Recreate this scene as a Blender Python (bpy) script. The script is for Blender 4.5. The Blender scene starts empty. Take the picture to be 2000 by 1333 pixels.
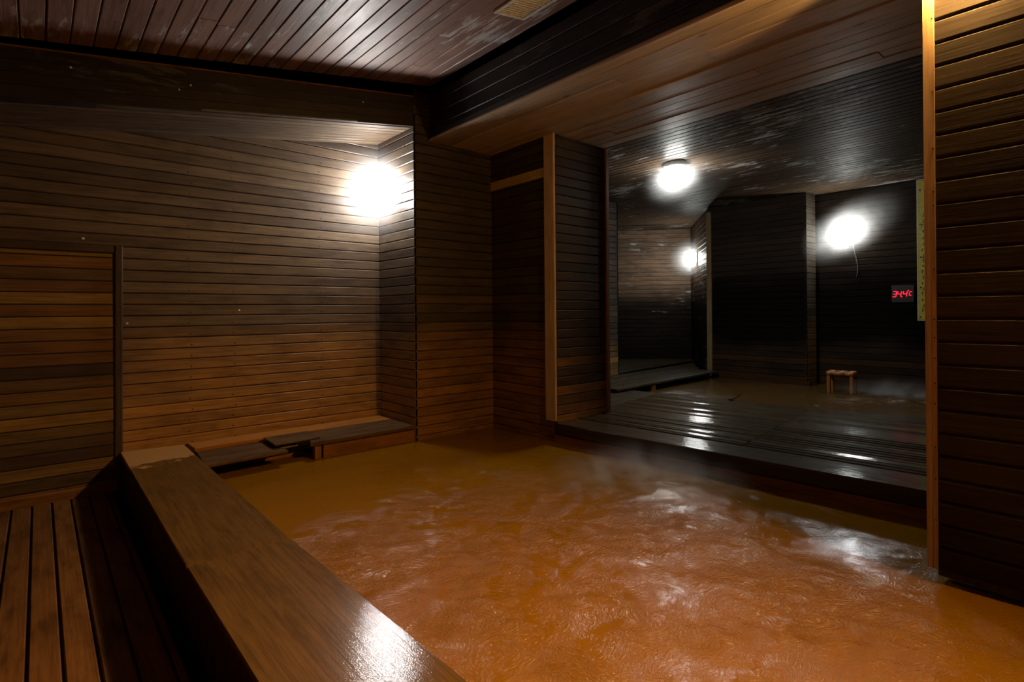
import bpy, bmesh, math, random
from mathutils import Vector, Matrix, noise

C = bpy.context.scene.collection
V = Vector

# ------------------------------------------------------------------ materials
def new_mat(name):
    m = bpy.data.materials.new(name)
    m.use_nodes = True
    nt = m.node_tree
    nt.nodes.clear()
    out = nt.nodes.new('ShaderNodeOutputMaterial')
    return m, nt, out

def nd(nt, typ, ins=None, **props):
    n = nt.nodes.new(typ)
    for k, v in props.items():
        setattr(n, k, v)
    for k, v in (ins or {}).items():
        if isinstance(v, bpy.types.NodeSocket):
            nt.links.new(v, n.inputs[k])
        else:
            n.inputs[k].default_value = v
    return n

def math_(nt, op, a, b=0.0, c=0.0, clamp=False):
    n = nt.nodes.new('ShaderNodeMath')
    n.operation = op
    n.use_clamp = clamp
    for i, v in enumerate((a, b, c)):
        if isinstance(v, bpy.types.NodeSocket):
            nt.links.new(v, n.inputs[i])
        else:
            n.inputs[i].default_value = v
    return n.outputs[0]

def mix(nt, fac, a, b, blend='MIX'):
    n = nt.nodes.new('ShaderNodeMix')
    n.data_type = 'RGBA'
    n.blend_type = blend
    n.clamp_factor = True
    for i, v in ((0, fac), (6, a), (7, b)):
        if isinstance(v, bpy.types.NodeSocket):
            nt.links.new(v, n.inputs[i])
        else:
            n.inputs[i].default_value = (*v, 1) if isinstance(v, tuple) and len(v) == 3 else v
    return n.outputs[2]

def ramp(nt, val, lo, hi):
    n = nt.nodes.new('ShaderNodeMapRange')
    n.interpolation_type = 'SMOOTHSTEP'
    nt.links.new(val, n.inputs[0])
    n.inputs[1].default_value = lo
    n.inputs[2].default_value = hi
    return n.outputs[0]

def wood(name, cols, rough=0.45, stain=None, stain_h=(0.2, 1.0), salt=0.0, wet=0.0, bump=0.25,
         grain=0.45, blotch=0.5, stain_amt=0.9, spec=0.5, coat=0.0, knots=False, dry=False, coat_bump=0.3, soot=None, nails=None, salt_t=0.64):
    """Boards: tone per plank, grain along the plank (UV in metres), blotches, iron-water stain by height (some with lamp light painted in), salt bloom."""
    m, nt, out = new_mat(name)
    tc = nd(nt, 'ShaderNodeTexCoord')
    uv = tc.outputs['UV']
    pos = nd(nt, 'ShaderNodeNewGeometry')
    rnd = pos.outputs['Random Per Island']
    mp = nd(nt, 'ShaderNodeMapping', {'Vector': uv, 'Scale': (2.2, 60.0, 1.0)})
    g = nd(nt, 'ShaderNodeTexNoise', {'Vector': mp.outputs[0], 'Scale': 1.0, 'Detail': 3.0, 'Roughness': 0.7, 'Distortion': 0.4})
    mp2 = nd(nt, 'ShaderNodeMapping', {'Vector': uv, 'Scale': (2.4, 9.0, 1.0)})
    bl = nd(nt, 'ShaderNodeTexNoise', {'Vector': mp2.outputs[0], 'Scale': 1.0, 'Detail': 3.0, 'Roughness': 0.65})
    # tone per plank
    cr = nd(nt, 'ShaderNodeValToRGB', {'Fac': rnd})
    els = cr.color_ramp.elements
    while len(els) < len(cols):
        els.new(0.5)
    if len(cols) == 1:
        cols = [cols[0], tuple(v * 0.85 for v in cols[0])]
    for i, c in enumerate(cols):
        els[i].position = i / max(1, len(cols) - 1)
        els[i].color = (*c, 1)
    col = cr.outputs[0]
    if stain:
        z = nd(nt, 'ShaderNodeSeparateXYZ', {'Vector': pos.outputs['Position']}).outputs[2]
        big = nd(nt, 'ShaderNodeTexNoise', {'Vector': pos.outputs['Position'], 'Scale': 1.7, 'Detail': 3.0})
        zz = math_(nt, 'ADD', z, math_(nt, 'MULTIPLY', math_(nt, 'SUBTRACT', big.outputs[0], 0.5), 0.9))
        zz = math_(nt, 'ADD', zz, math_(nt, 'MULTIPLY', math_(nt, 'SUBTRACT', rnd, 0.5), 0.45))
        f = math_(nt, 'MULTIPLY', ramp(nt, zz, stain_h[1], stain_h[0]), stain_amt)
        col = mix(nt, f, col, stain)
    if soot:
        zs = nd(nt, 'ShaderNodeSeparateXYZ', {'Vector': pos.outputs['Position']}).outputs[2]
        sn_ = nd(nt, 'ShaderNodeTexNoise', {'Vector': pos.outputs['Position'], 'Scale': 1.3, 'Detail': 2.0})
        zs = math_(nt, 'ADD', zs, math_(nt, 'MULTIPLY', math_(nt, 'SUBTRACT', sn_.outputs[0], 0.5), 0.5))
        up = ramp(nt, zs, soot[1] + 0.40, soot[1] - 0.15)
        lowc = ramp(nt, zs, soot[0] - 0.1, soot[0] + 0.2)
        col = mix(nt, math_(nt, 'MULTIPLY', math_(nt, 'MULTIPLY', up, lowc), 0.93), col, (0.004, 0.0035, 0.003))
    gf = math_(nt, 'MULTIPLY', ramp(nt, g.outputs[0], 0.38, 0.68), grain)
    col = mix(nt, gf, col, (0.28, 0.24, 0.21), 'MULTIPLY')
    bf = math_(nt, 'MULTIPLY', ramp(nt, bl.outputs[0], 0.42, 0.72), blotch)
    col = mix(nt, bf, col, (0.34, 0.31, 0.29), 'MULTIPLY')
    if knots:
        vo = nd(nt, 'ShaderNodeTexVoronoi', {'Vector': nd(nt, 'ShaderNodeMapping', {'Vector': uv, 'Scale': (2.0, 6.0, 1)}).outputs[0], 'Scale': 1.0})
        col = mix(nt, math_(nt, 'MULTIPLY', ramp(nt, vo.outputs[0], 0.1, 0.03), 0.7), col, (0.2, 0.12, 0.07), 'MULTIPLY')
    if nails:
        sx, sy, sz = nd(nt, 'ShaderNodeSeparateXYZ', {'Vector': pos.outputs['Position']}).outputs
        dz = math_(nt, 'MULTIPLY', math_(nt, 'SUBTRACT', math_(nt, 'FRACT', math_(nt, 'DIVIDE', sz, 0.0895)), 0.28), 0.0895)
        tot = None
        for nxp in nails:
            dx = math_(nt, 'SUBTRACT', math_(nt, 'ADD', sx, math_(nt, 'MULTIPLY', math_(nt, 'SUBTRACT', rnd, 0.5), 0.03)), nxp)
            dd_ = math_(nt, 'SQRT', math_(nt, 'ADD', math_(nt, 'MULTIPLY', dx, dx), math_(nt, 'MULTIPLY', dz, dz)))
            q_ = ramp(nt, dd_, 0.011, 0.003)
            tot = q_ if tot is None else math_(nt, 'MAXIMUM', tot, q_)
        col = mix(nt, math_(nt, 'MULTIPLY', tot, 0.8), col, (0.012, 0.009, 0.007))
    if salt > 0:
        mp3 = nd(nt, 'ShaderNodeMapping', {'Vector': uv, 'Scale': (3.2, 14.0, 1.0)})
        s1 = nd(nt, 'ShaderNodeTexNoise', {'Vector': mp3.outputs[0], 'Scale': 1.0, 'Detail': 6.0, 'Roughness': 0.7})
        s2 = nd(nt, 'ShaderNodeTexNoise', {'Vector': pos.outputs['Position'], 'Scale': 1.1, 'Detail': 2.0})
        sf = math_(nt, 'ADD', s1.outputs[0], math_(nt, 'MULTIPLY', math_(nt, 'SUBTRACT', s2.outputs[0], 0.5), 0.7))
        sf = math_(nt, 'ADD', sf, math_(nt, 'MULTIPLY', math_(nt, 'SUBTRACT', rnd, 0.5), 0.12))
        col = mix(nt, math_(nt, 'MULTIPLY', ramp(nt, sf, salt_t, salt_t + 0.11), salt), col, (0.42, 0.43, 0.42))
    rg = math_(nt, 'ADD', math_(nt, 'MULTIPLY', bl.outputs[0], 0.35), rough - 0.17)
    if wet > 0:
        wn = nd(nt, 'ShaderNodeTexNoise', {'Vector': pos.outputs['Position'], 'Scale': 2.3, 'Detail': 3.0})
        rg = math_(nt, 'SUBTRACT', rg, math_(nt, 'MULTIPLY', ramp(nt, wn.outputs[0], 0.35, 0.6), wet))
    bp = nd(nt, 'ShaderNodeBump', {'Height': g.outputs[0], 'Strength': bump, 'Distance': 0.004})
    if dry:
        py = nd(nt, 'ShaderNodeSeparateXYZ', {'Vector': pos.outputs['Position']}).outputs[1]
        dn = nd(nt, 'ShaderNodeTexNoise', {'Vector': pos.outputs['Position'], 'Scale': 7.0, 'Detail': 5.0})
        px = nd(nt, 'ShaderNodeSeparateXYZ', {'Vector': pos.outputs['Position']}).outputs[0]
        yy = math_(nt, 'ADD', py, math_(nt, 'MULTIPLY', math_(nt, 'SUBTRACT', dn.outputs[0], 0.5), 0.7))
        yy = math_(nt, 'SUBTRACT', yy, math_(nt, 'MULTIPLY', px, 0.25))
        df = ramp(nt, yy, 4.42, 4.48)
        col = mix(nt, df, col, (0.38, 0.205, 0.07))
        coat = math_(nt, 'MULTIPLY', math_(nt, 'SUBTRACT', 1.0, df), coat)
    b = nd(nt, 'ShaderNodeBsdfPrincipled', {'Base Color': col, 'Roughness': rg, 'Normal': bp.outputs[0],
                                           'Specular IOR Level': spec, 'Coat Weight': coat, 'Coat Roughness': 0.07})
    if not isinstance(coat, float) or coat > 0:
        fine = nd(nt, 'ShaderNodeTexNoise', {'Vector': pos.outputs['Position'], 'Scale': 260.0, 'Detail': 2.0})
        bp2 = nd(nt, 'ShaderNodeBump', {'Height': math_(nt, 'ADD', fine.outputs[0], math_(nt, 'MULTIPLY', g.outputs[0], 0.8)), 'Strength': coat_bump, 'Distance': 0.004})
        nt.links.new(bp2.outputs[0], b.inputs['Coat Normal'])
    nt.links.new(b.outputs[0], out.inputs[0])
    return m

def plain(name, col, rough=0.5, metal=0.0, spec=0.5):
    m, nt, out = new_mat(name)
    n = nd(nt, 'ShaderNodeTexNoise', {'Vector': nd(nt, 'ShaderNodeTexCoord').outputs['Object'], 'Scale': 35.0, 'Detail': 3.0})
    c = mix(nt, math_(nt, 'MULTIPLY', ramp(nt, n.outputs[0], 0.4, 0.75), 0.5), col, (0.45, 0.42, 0.4), 'MULTIPLY')
    b = nd(nt, 'ShaderNodeBsdfPrincipled', {'Base Color': c, 'Roughness': rough, 'Metallic': metal, 'Specular IOR Level': spec})
    nt.links.new(b.outputs[0], out.inputs[0])
    return m

def glow(name, col, strength):
    m, nt, out = new_mat(name)
    e = nd(nt, 'ShaderNodeEmission', {'Color': (*col, 1), 'Strength': strength})
    nt.links.new(e.outputs[0], out.inputs[0])
    return m

STAIN_AND_LIGHT = (0.44, 0.225, 0.055)  # iron-water stain, brightened to hold warm lamp light on the lower boards
M = {}
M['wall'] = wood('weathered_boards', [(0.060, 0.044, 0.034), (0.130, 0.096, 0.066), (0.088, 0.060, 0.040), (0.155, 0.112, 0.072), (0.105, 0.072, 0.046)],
                 rough=0.45, stain=STAIN_AND_LIGHT, stain_h=(0.4, 1.5), bump=0.3, spec=0.3, blotch=0.65)
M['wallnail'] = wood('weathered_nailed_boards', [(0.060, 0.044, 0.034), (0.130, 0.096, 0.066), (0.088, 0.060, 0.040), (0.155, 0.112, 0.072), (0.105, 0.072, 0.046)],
                     rough=0.45, stain=STAIN_AND_LIGHT, stain_h=(0.4, 1.5), bump=0.3, spec=0.3, blotch=0.65, nails=(0.95, 1.28, 2.05))
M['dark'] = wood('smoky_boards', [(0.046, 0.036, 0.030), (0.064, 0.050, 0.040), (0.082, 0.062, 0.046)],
                 rough=0.45, stain=STAIN_AND_LIGHT, stain_h=(0.3, 0.95), bump=0.3, spec=0.25)
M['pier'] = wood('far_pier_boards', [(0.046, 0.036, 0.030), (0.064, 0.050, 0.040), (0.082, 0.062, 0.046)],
                 rough=0.45, stain=STAIN_AND_LIGHT, stain_h=(0.3, 0.95), bump=0.3, spec=0.15)
M['alcove'] = wood('alcove_boards', [(0.150, 0.100, 0.068), (0.190, 0.118, 0.076), (0.115, 0.080, 0.056)],
                 rough=0.5, bump=0.3, spec=0.06, salt=0.7, soot=(0.0, 1.55), blotch=0.7)
M['niche'] = wood('stained_lit_boards', [(0.058, 0.045, 0.034), (0.080, 0.060, 0.042), (0.050, 0.039, 0.031)],
                  rough=0.45, stain=(0.34, 0.165, 0.038), stain_h=(0.4, 1.6), bump=0.3, spec=0.25, blotch=0.65)  # iron stain on the low boards also carries painted warm lamp light
M['beam'] = wood('beam_boards', [(0.026, 0.021, 0.018), (0.036, 0.027, 0.023), (0.022, 0.018, 0.017)], rough=0.45, salt=0.12, bump=0.25, spec=0.2)
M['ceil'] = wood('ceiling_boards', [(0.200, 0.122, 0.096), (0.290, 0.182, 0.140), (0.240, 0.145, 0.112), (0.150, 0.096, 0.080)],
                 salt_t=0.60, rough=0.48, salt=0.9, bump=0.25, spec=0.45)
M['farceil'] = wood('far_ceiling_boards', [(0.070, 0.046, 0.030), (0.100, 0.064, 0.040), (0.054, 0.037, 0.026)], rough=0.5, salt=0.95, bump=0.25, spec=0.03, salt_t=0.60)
M['soot'] = wood('blackened_boards', [(0.028, 0.019, 0.014), (0.038, 0.025, 0.018), (0.021, 0.015, 0.012)], rough=0.5, stain=(0.055, 0.027, 0.011), stain_h=(0.4, 0.9), bump=0.3, spec=0.02, soot=(0.75, 1.75))
M['soffit'] = wood('new_pine_boards', [(0.54, 0.45, 0.32), (0.64, 0.53, 0.38), (0.48, 0.39, 0.27)], rough=0.45, grain=0.3, blotch=0.3, knots=True, bump=0.12, spec=0.3)
M['post'] = wood('new_pine_trim', [(0.50, 0.36, 0.20), (0.55, 0.40, 0.23)], rough=0.5, grain=0.35, blotch=0.3, knots=True, bump=0.15, spec=0.2)
M['post2'] = wood('weathered_pine_trim', [(0.70, 0.53, 0.33)], rough=0.5, grain=0.35, blotch=0.3, bump=0.15, spec=0.2)
M['postfar'] = wood('old_pine_trim', [(0.24, 0.165, 0.085)], rough=0.5, grain=0.35, blotch=0.3, bump=0.15, spec=0.1)
M['rednew'] = wood('red_pine_trim', [(0.38, 0.20, 0.11)], rough=0.5, grain=0.35, blotch=0.3, bump=0.15, spec=0.2)
M['right'] = wood('right_boards', [(0.050, 0.041, 0.030), (0.064, 0.050, 0.034), (0.037, 0.031, 0.024), (0.052, 0.037, 0.025)], rough=0.45, stain=(0.020, 0.012, 0.008), stain_h=(0.2, 0.9), bump=0.3, blotch=0.35, spec=0.15)
M['panel'] = wood('patchwork_boards', [(0.060, 0.034, 0.026), (0.32, 0.20, 0.055), (0.17, 0.085, 0.030), (0.050, 0.034, 0.032), (0.15, 0.090, 0.036), (0.22, 0.105, 0.032), (0.070, 0.050, 0.034), (0.28, 0.18, 0.055), (0.045, 0.032, 0.030)], rough=0.5, bump=0.3, spec=0.2)
M['frame'] = wood('dark_frame', [(0.085, 0.058, 0.036)], rough=0.5, bump=0.25, spec=0.15)
M['floor'] = wood('walkway_boards', [(0.150, 0.070, 0.020), (0.190, 0.090, 0.026), (0.128, 0.060, 0.018)], rough=0.6, bump=0.3, blotch=0.75, spec=0.08)
M['cap'] = wood('wet_kerb_timber', [(0.118, 0.064, 0.014), (0.105, 0.060, 0.016)], rough=0.5, bump=0.3, grain=0.45, blotch=0.45, coat=0.8, dry=True, spec=0.03, coat_bump=0.10)
M['side'] = wood('kerb_side_boards', [(0.060, 0.024, 0.010), (0.045, 0.020, 0.010)], rough=0.5, bump=0.4, spec=0.1)
M['deck'] = wood('wet_deck_slats', [(0.040, 0.026, 0.011), (0.054, 0.035, 0.015), (0.032, 0.021, 0.011)], rough=0.45, bump=0.45, coat=0.75, spec=0.04, coat_bump=0.10)
M['plat'] = wood('worn_platform_slats', [(0.036, 0.026, 0.015), (0.050, 0.035, 0.020), (0.030, 0.022, 0.014)], rough=0.4, bump=0.4, spec=0.12)
M['benchlight'] = wood('new_bench_timber', [(0.42, 0.175, 0.036)], rough=0.6, grain=0.3, blotch=0.25, bump=0.15, spec=0.08)
M['benchdark'] = wood('old_bench_timber', [(0.165, 0.088, 0.034), (0.130, 0.075, 0.034), (0.080, 0.052, 0.028)], rough=0.55, bump=0.3, blotch=0.75, spec=0.08)
M['fascia'] = wood('iron_stained_timber', [(0.30, 0.125, 0.025), (0.25, 0.105, 0.022)], rough=0.5, bump=0.3, spec=0.15)
M['yellow'] = wood('yellow_batten', [(0.60, 0.44, 0.10)], rough=0.5, grain=0.3, bump=0.15)
M['stool'] = wood('stool_wood', [(0.30, 0.105, 0.016), (0.26, 0.092, 0.016)], rough=0.35, grain=0.3, bump=0.2)
M['void'] = plain('dark_void', (0.012, 0.009, 0.007), 0.8)
M['grille'] = plain('aged_plastic', (0.58, 0.58, 0.52), 0.45)
M['iron'] = plain('dark_metal', (0.05, 0.05, 0.05), 0.4, 0.6)
M['white'] = plain('white_enamel', (0.75, 0.75, 0.73), 0.4)
M['black'] = plain('black_plastic', (0.012, 0.012, 0.013), 0.35)
M['cable'] = plain('grey_cable', (0.16, 0.15, 0.14), 0.5)
M['sign'] = plain('yellow_signboard', (0.55, 0.42, 0.03), 0.45)
M['ink'] = plain('dark_lettering', (0.03, 0.025, 0.01), 0.6)
M['silver'] = plain('screw_head', (0.7, 0.7, 0.68), 0.3, 0.3)
M['glass'] = glow('lit_white_glass', (1.0, 0.96, 0.92), 300.0)
M['glassfar'] = glow('lit_far_glass', (0.98, 1.0, 0.93), 210.0)
M['glassceil'] = glow('lit_ceiling_glass', (0.98, 1.0, 0.93), 260.0)
M['warm'] = glow('lit_warm_glass', (1.0, 0.52, 0.15), 4700.0)
M['led'] = glow('red_led', (1.0, 0.01, 0.03), 3.5)

def water_mat(name, col, scale, strength, rough):
    m, nt, out = new_mat(name)
    p = nd(nt, 'ShaderNodeNewGeometry').outputs['Position']
    at = nd(nt, 'ShaderNodeAttribute', attribute_name='churn').outputs['Fac']
    mp = nd(nt, 'ShaderNodeMapping', {'Vector': p, 'Rotation': (0, 0, 0.6), 'Scale': (1.0, 1.7, 1.0)})
    w = nd(nt, 'ShaderNodeTexNoise', {'Vector': p, 'Scale': 3.0, 'Detail': 2.0})
    wv = nd(nt, 'ShaderNodeVectorMath', {0: mp.outputs[0], 1: w.outputs['Color']}, operation='ADD')
    n1 = nd(nt, 'ShaderNodeTexNoise', {'Vector': wv.outputs[0], 'Scale': scale, 'Detail': 3.0, 'Roughness': 0.55, 'Distortion': 1.2})
    n2 = nd(nt, 'ShaderNodeTexNoise', {'Vector': wv.outputs[0], 'Scale': scale * 3.4, 'Detail': 2.0, 'Roughness': 0.6, 'Distortion': 1.0})
    h = math_(nt, 'ADD', n1.outputs[0], math_(nt, 'MULTIPLY', n2.outputs[0], 0.22))
    gust = nd(nt, 'ShaderNodeTexNoise', {'Vector': p, 'Scale': 2.6, 'Detail': 2.0})
    h = math_(nt, 'MULTIPLY', h, math_(nt, 'MULTIPLY', at, math_(nt, 'ADD', 0.6, math_(nt, 'MULTIPLY', ramp(nt, gust.outputs[0], 0.32, 0.62), 1.1))))
    bp = nd(nt, 'ShaderNodeBump', {'Height': h, 'Strength': strength, 'Distance': 0.0046})
    big = nd(nt, 'ShaderNodeTexNoise', {'Vector': p, 'Scale': 1.6, 'Detail': 3.0})
    c = mix(nt, math_(nt, 'MULTIPLY', big.outputs[0], 0.5), col, tuple(v * 0.75 for v in col))
    # whipped-up air bubbles and foam streaks where the jet churns
    foam = ramp(nt, math_(nt, 'ADD', n2.outputs[0], math_(nt, 'MULTIPLY', n1.outputs[0], 0.6)), 0.80, 1.05)
    ff = math_(nt, 'MULTIPLY', foam, ramp(nt, at, 0.55, 1.6))
    c = mix(nt, math_(nt, 'MULTIPLY', ff, 0.25), c, (0.30, 0.16, 0.06))
    b = nd(nt, 'ShaderNodeBsdfPrincipled', {'Base Color': c, 'Roughness': rough, 'IOR': 1.333, 'Normal': bp.outputs[0]})
    nt.links.new(b.outputs[0], out.inputs[0])
    return m
M['water'] = water_mat('rusty_water', (0.215, 0.096, 0.002), 31.0, 1.0, 0.17)
M['farwater'] = water_mat('dark_rusty_water', (0.075, 0.040, 0.012), 14.0, 1.0, 0.2)

# ------------------------------------------------------------------ mesh helpers
class MB:
    def __init__(self):
        self.v, self.f, self.uv = [], [], []
    def face(self, pts, uvs=None):
        i = len(self.v)
        self.v += [tuple(p) for p in pts]
        self.f.append(list(range(i, i + len(pts))))
        self.uv.append(uvs or [(0, 0)] * len(pts))
    def solid(self, verts, faces, uvs):
        i = len(self.v)
        self.v += [tuple(p) for p in verts]
        for fc in faces:
            self.f.append([i + k for k in fc])
            self.uv.append([uvs[k] for k in fc])
    def prism(self, O, U, W, N, L, prof, uo=0.0, vo=0.0):
        """Profile [(w, n)] in the W/N plane, pushed L along U; grain runs along U."""
        O, U, W, N = V(O), V(U).normalized(), V(W).normalized(), V(N).normalized()
        k = len(prof)
        vs, uvs = [], []
        for u in (0, L):
            for (w, n) in prof:
                vs.append(O + U * u + W * w + N * n)
                uvs.append((uo + u, vo + w + 0.37 * n))
        fs = [[j, (j + 1) % k, k + (j + 1) % k, k + j] for j in range(k)]
        fs += [list(range(k))[::-1], list(range(k, 2 * k))]
        self.solid(vs, fs, uvs)
    def box(self, lo, hi, c=0.0, axis=0):
        lo, hi = V(lo), V(hi)
        d = hi - lo
        ax = [V((1, 0, 0)), V((0, 1, 0)), V((0, 0, 1))]
        U, W, N = ax[axis], ax[(axis + 1) % 3], ax[(axis + 2) % 3]
        l, w, n = d[axis], d[(axis + 1) % 3], d[(axis + 2) % 3]
        prof = [(0, 0), (w, 0), (w, n), (0, n)] if c <= 0 else [(c, 0), (w - c, 0), (w, c), (w, n - c), (w - c, n), (c, n), (0, n - c), (0, c)]
        self.prism(lo, U, W, N, l, prof, random.random() * 9, random.random() * 9)
    def tube(self, pts, r, k=8, closed=False):
        pts = [V(p) for p in pts]
        rings = []
        n = len(pts)
        ref = None
        for i, p in enumerate(pts):
            a = pts[(i - 1) % n] if (closed or i > 0) else p
            b = pts[(i + 1) % n] if (closed or i < n - 1) else p
            t = (b - a).normalized()
            if ref is None:
                ref = V((0, 0, 1)) if abs(t.z) < 0.9 else V((1, 0, 0))
            x = t.cross(ref).normalized()
            y = t.cross(x).normalized()
            ref = -y if False else ref
            rings.append([p + (x * math.cos(q) + y * math.sin(q)) * r for q in [2 * math.pi * j / k for j in range(k)]])
        vs = [q for rg in rings for q in rg]
        fs = []
        m = n if closed else n - 1
        for i in range(m):
            i2 = (i + 1) % n
            for j in range(k):
                fs.append([i * k + j, i * k + (j + 1) % k, i2 * k + (j + 1) % k, i2 * k + j])
        if not closed:
            fs += [list(range(k))[::-1], list(range((n - 1) * k, n * k))]
        self.solid(vs, fs, [(0.1 * i, 0.02 * j) for i in range(n) for j in range(k)])
    def build(self, name, mat, parent=None, smooth=False, loc=None):
        me = bpy.data.meshes.new(name)
        me.from_pydata(self.v, [], self.f)
        ul = me.uv_layers.new(name='UVMap')
        flat = [c for fuv in self.uv for p in fuv for c in p]
        ul.data.foreach_set('uv', flat)
        bm = bmesh.new()
        bm.from_mesh(me)
        bmesh.ops.recalc_face_normals(bm, faces=bm.faces)
        bm.to_mesh(me)
        bm.free()
        if smooth:
            for p in me.polygons:
                p.use_smooth = True
        me.materials.append(mat)
        o = bpy.data.objects.new(name, me)
        C.objects.link(o)
        if loc is not None:
            o.location = loc
            me.transform(Matrix.Translation(-V(loc)))
        if parent is not None:
            o.parent = parent
            o.matrix_parent_inverse = parent.matrix_basis.inverted() if parent.parent is None else (parent.parent.matrix_basis @ parent.matrix_parent_inverse @ parent.matrix_basis).inverted()
        return o

def structure(o, label=None):
    o['kind'] = 'structure'
    if label:
        o['label'] = label
    return o

def tag(o, label, cat, group=None, kind=None):
    o['label'] = label
    o['category'] = cat
    if group:
        o['group'] = group
    if kind:
        o['kind'] = kind
    return o

def empty(name, loc, label, cat, group=None):
    o = bpy.data.objects.new(name, None)
    o.empty_display_size = 0.1
    C.objects.link(o)
    o.location = loc
    return tag(o, label, cat, group)

def plank_rows(mb, O, U, W, N, L, H, bw, th=0.02, gap=0.004, cham=0.006, joints=None, seed=0, round_=False, slip=0.0):
    """Rows of boards on a plane; O is a corner of the front surface, boards sit behind it."""
    R = random.Random(seed)
    O, U, W, N = V(O), V(U).normalized(), V(W).normalized(), V(N).normalized()
    i, w = 0, 0.0
    while w < H - 0.005:
        b = min(bw, H - w)
        segs, u = [], 0.0
        if joints:
            u = 0.0
            first = R.uniform(0.2, 1.0) * joints
            nxt = first
            while nxt < L - 0.15:
                segs.append((u, nxt))
                u = nxt
                nxt += joints * R.uniform(0.75, 1.1)
        segs.append((u, L))
        for (a, e) in segs:
            dn = R.uniform(-slip, slip)
            c = min(cham, b * 0.3)
            if round_:
                prof = [(gap / 2, -th)] + [(b - gap / 2, -th)] + [(gap / 2 + (b - gap) * (0.5 + 0.5 * math.cos(t)), -c + c * math.sin(t) + dn) for t in [math.pi * k / 6 for k in range(7)]]
            else:
                prof = [(gap / 2, -th), (b - gap / 2, -th), (b - gap / 2, -c + dn), (b - gap / 2 - c, dn), (gap / 2 + c, dn), (gap / 2, -c + dn)]
            e2 = e - (0.0025 if e < L else 0)
            mb.prism(O + U * a + W * w, U, W, N, e2 - a, prof, R.random() * 20, R.random() * 20)
        w += bw
        i += 1

def boarded(name, mat, O, U, W, N, L, H, bw=0.0895, back=0.08, seed=0, joints=None, **kw):
    """A boarded wall / floor / ceiling: planks as part of one mesh with a dark core behind the joints."""
    mb = MB()
    plank_rows(mb, O, U, W, N, L, H, bw, joints=joints, seed=seed, **kw)
    o = structure(mb.build(name, mat))
    Uv, Wv, Nv = V(U).normalized(), V(W).normalized(), V(N).normalized()
    co = MB()
    co.prism(V(O) - Nv * 0.014 + Uv * 0.03, Uv, Wv, -Nv, L - 0.06, [(0.004, 0), (H - 0.004, 0), (H - 0.004, back), (0.004, back)])
    c = co.build('core', M['void'], o)
    return o

X_, Y_, Z_ = (1, 0, 0), (0, 1, 0), (0, 0, 1)
nX, nY, nZ = (-1, 0, 0), (0, -1, 0), (0, 0, -1)

# ------------------------------------------------------------------ main room shell
YA, XA, YB, X2, YC = 5.162, 2.668, 4.463, 3.605, 3.538
ZS = 2.997            # underside of the pale soffit
ZF = 3.05             # far ceiling
ZW = 0.141            # water
ZD = 0.32             # deck top

wb = MB()
plank_rows(wb, (0.475, YA, 0.0), X_, Z_, nY, XA - 0.475, 0.0895 * 21, 0.0895, seed=3)
plank_rows(wb, (-2.7, YA, 0.0895 * 21), X_, Z_, nY, XA + 2.7, 1.33, 0.0895, seed=4, joints=None)
wall_back = structure(wb.build('wall_back', M['wallnail']))
wc = MB()
wc.box((-2.67, YA + 0.014, 0.02), (XA - 0.03, YA + 0.1, 3.2))
wc.build('core', M['void'], wall_back)
wall_over = wall_back
wall_return = boarded('wall_return', M['wall'], (XA, YB, 0.0), Y_, Z_, nX, YA - YB, 3.22, seed=5)
wall_pier = boarded('wall_pier', M['niche'], (XA + 0.003, YB, 0.0), X_, Z_, nY, X2 - XA, 3.46, seed=6)
wall_niche = boarded('wall_niche', M['niche'], (X2, YC, 0.0), Y_, Z_, nX, YB - YC, 3.0, seed=7)

# patched doorway at the far left: boards of many colours in a frame
door = boarded('door_1', M['panel'], (-2.7, YA + 0.010, 0.0), X_, Z_, nY, 3.13, 1.826, seed=18, back=0.003)
fr = MB()
fr.prism((0.430, YA - 0.001, 0.0), (0.008, 0, 1), X_, nY, 1.884, [(0, -0.013), (0.052, -0.013), (0.052, 0.0), (0.044, 0.008), (0.008, 0.008), (0, 0.0)], 1, 2)
fr.prism((-2.7, YA - 0.001, 1.826), X_, Z_, nY, 3.14, [(0, -0.013), (0.056, -0.013), (0.056, 0.0), (0.050, 0.006), (0.006, 0.006), (0, 0.0)], 3, 4)
fr.build('door_frame', M['frame'], door)
bb = MB()
bb.prism((-2.7, YA - 0.004, 0.0), X_, Z_, nY, 3.15, [(0, 0), (0.075, 0), (0.075, 0.012), (0.065, 0.018), (0, 0.018)], 5, 6)
structure(bb.build('baseboard_left', M['floor']))

# unseen sides of the room, so that the lamps light a closed space
boarded('wall_left', M['dark'], (-2.7, -1.6, 0), Y_, Z_, X_, YA + 1.6, 2.9, seed=20)
boarded('wall_rear', M['dark'], (-2.7, -1.6, 0), X_, Z_, Y_, 5.8, 3.6, seed=21)

# sloping main ceiling, boards run away from the viewer
SL = 0.165
cu = V((1, 0, SL)).normalized()
cn = V((SL, 0, -1)).normalized()
zc = lambda x: 3.505 + SL * (x - 2.86)
ceiling = boarded('ceiling', M['ceil'], (-2.75, -1.6, zc(-2.75)), Y_, cu, cn, 4.40 + 1.6, 5.58 * math.sqrt(1 + SL * SL), bw=0.118, gap=0.007, cham=0.004, joints=2.6, seed=8, slip=0.0015)

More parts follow.
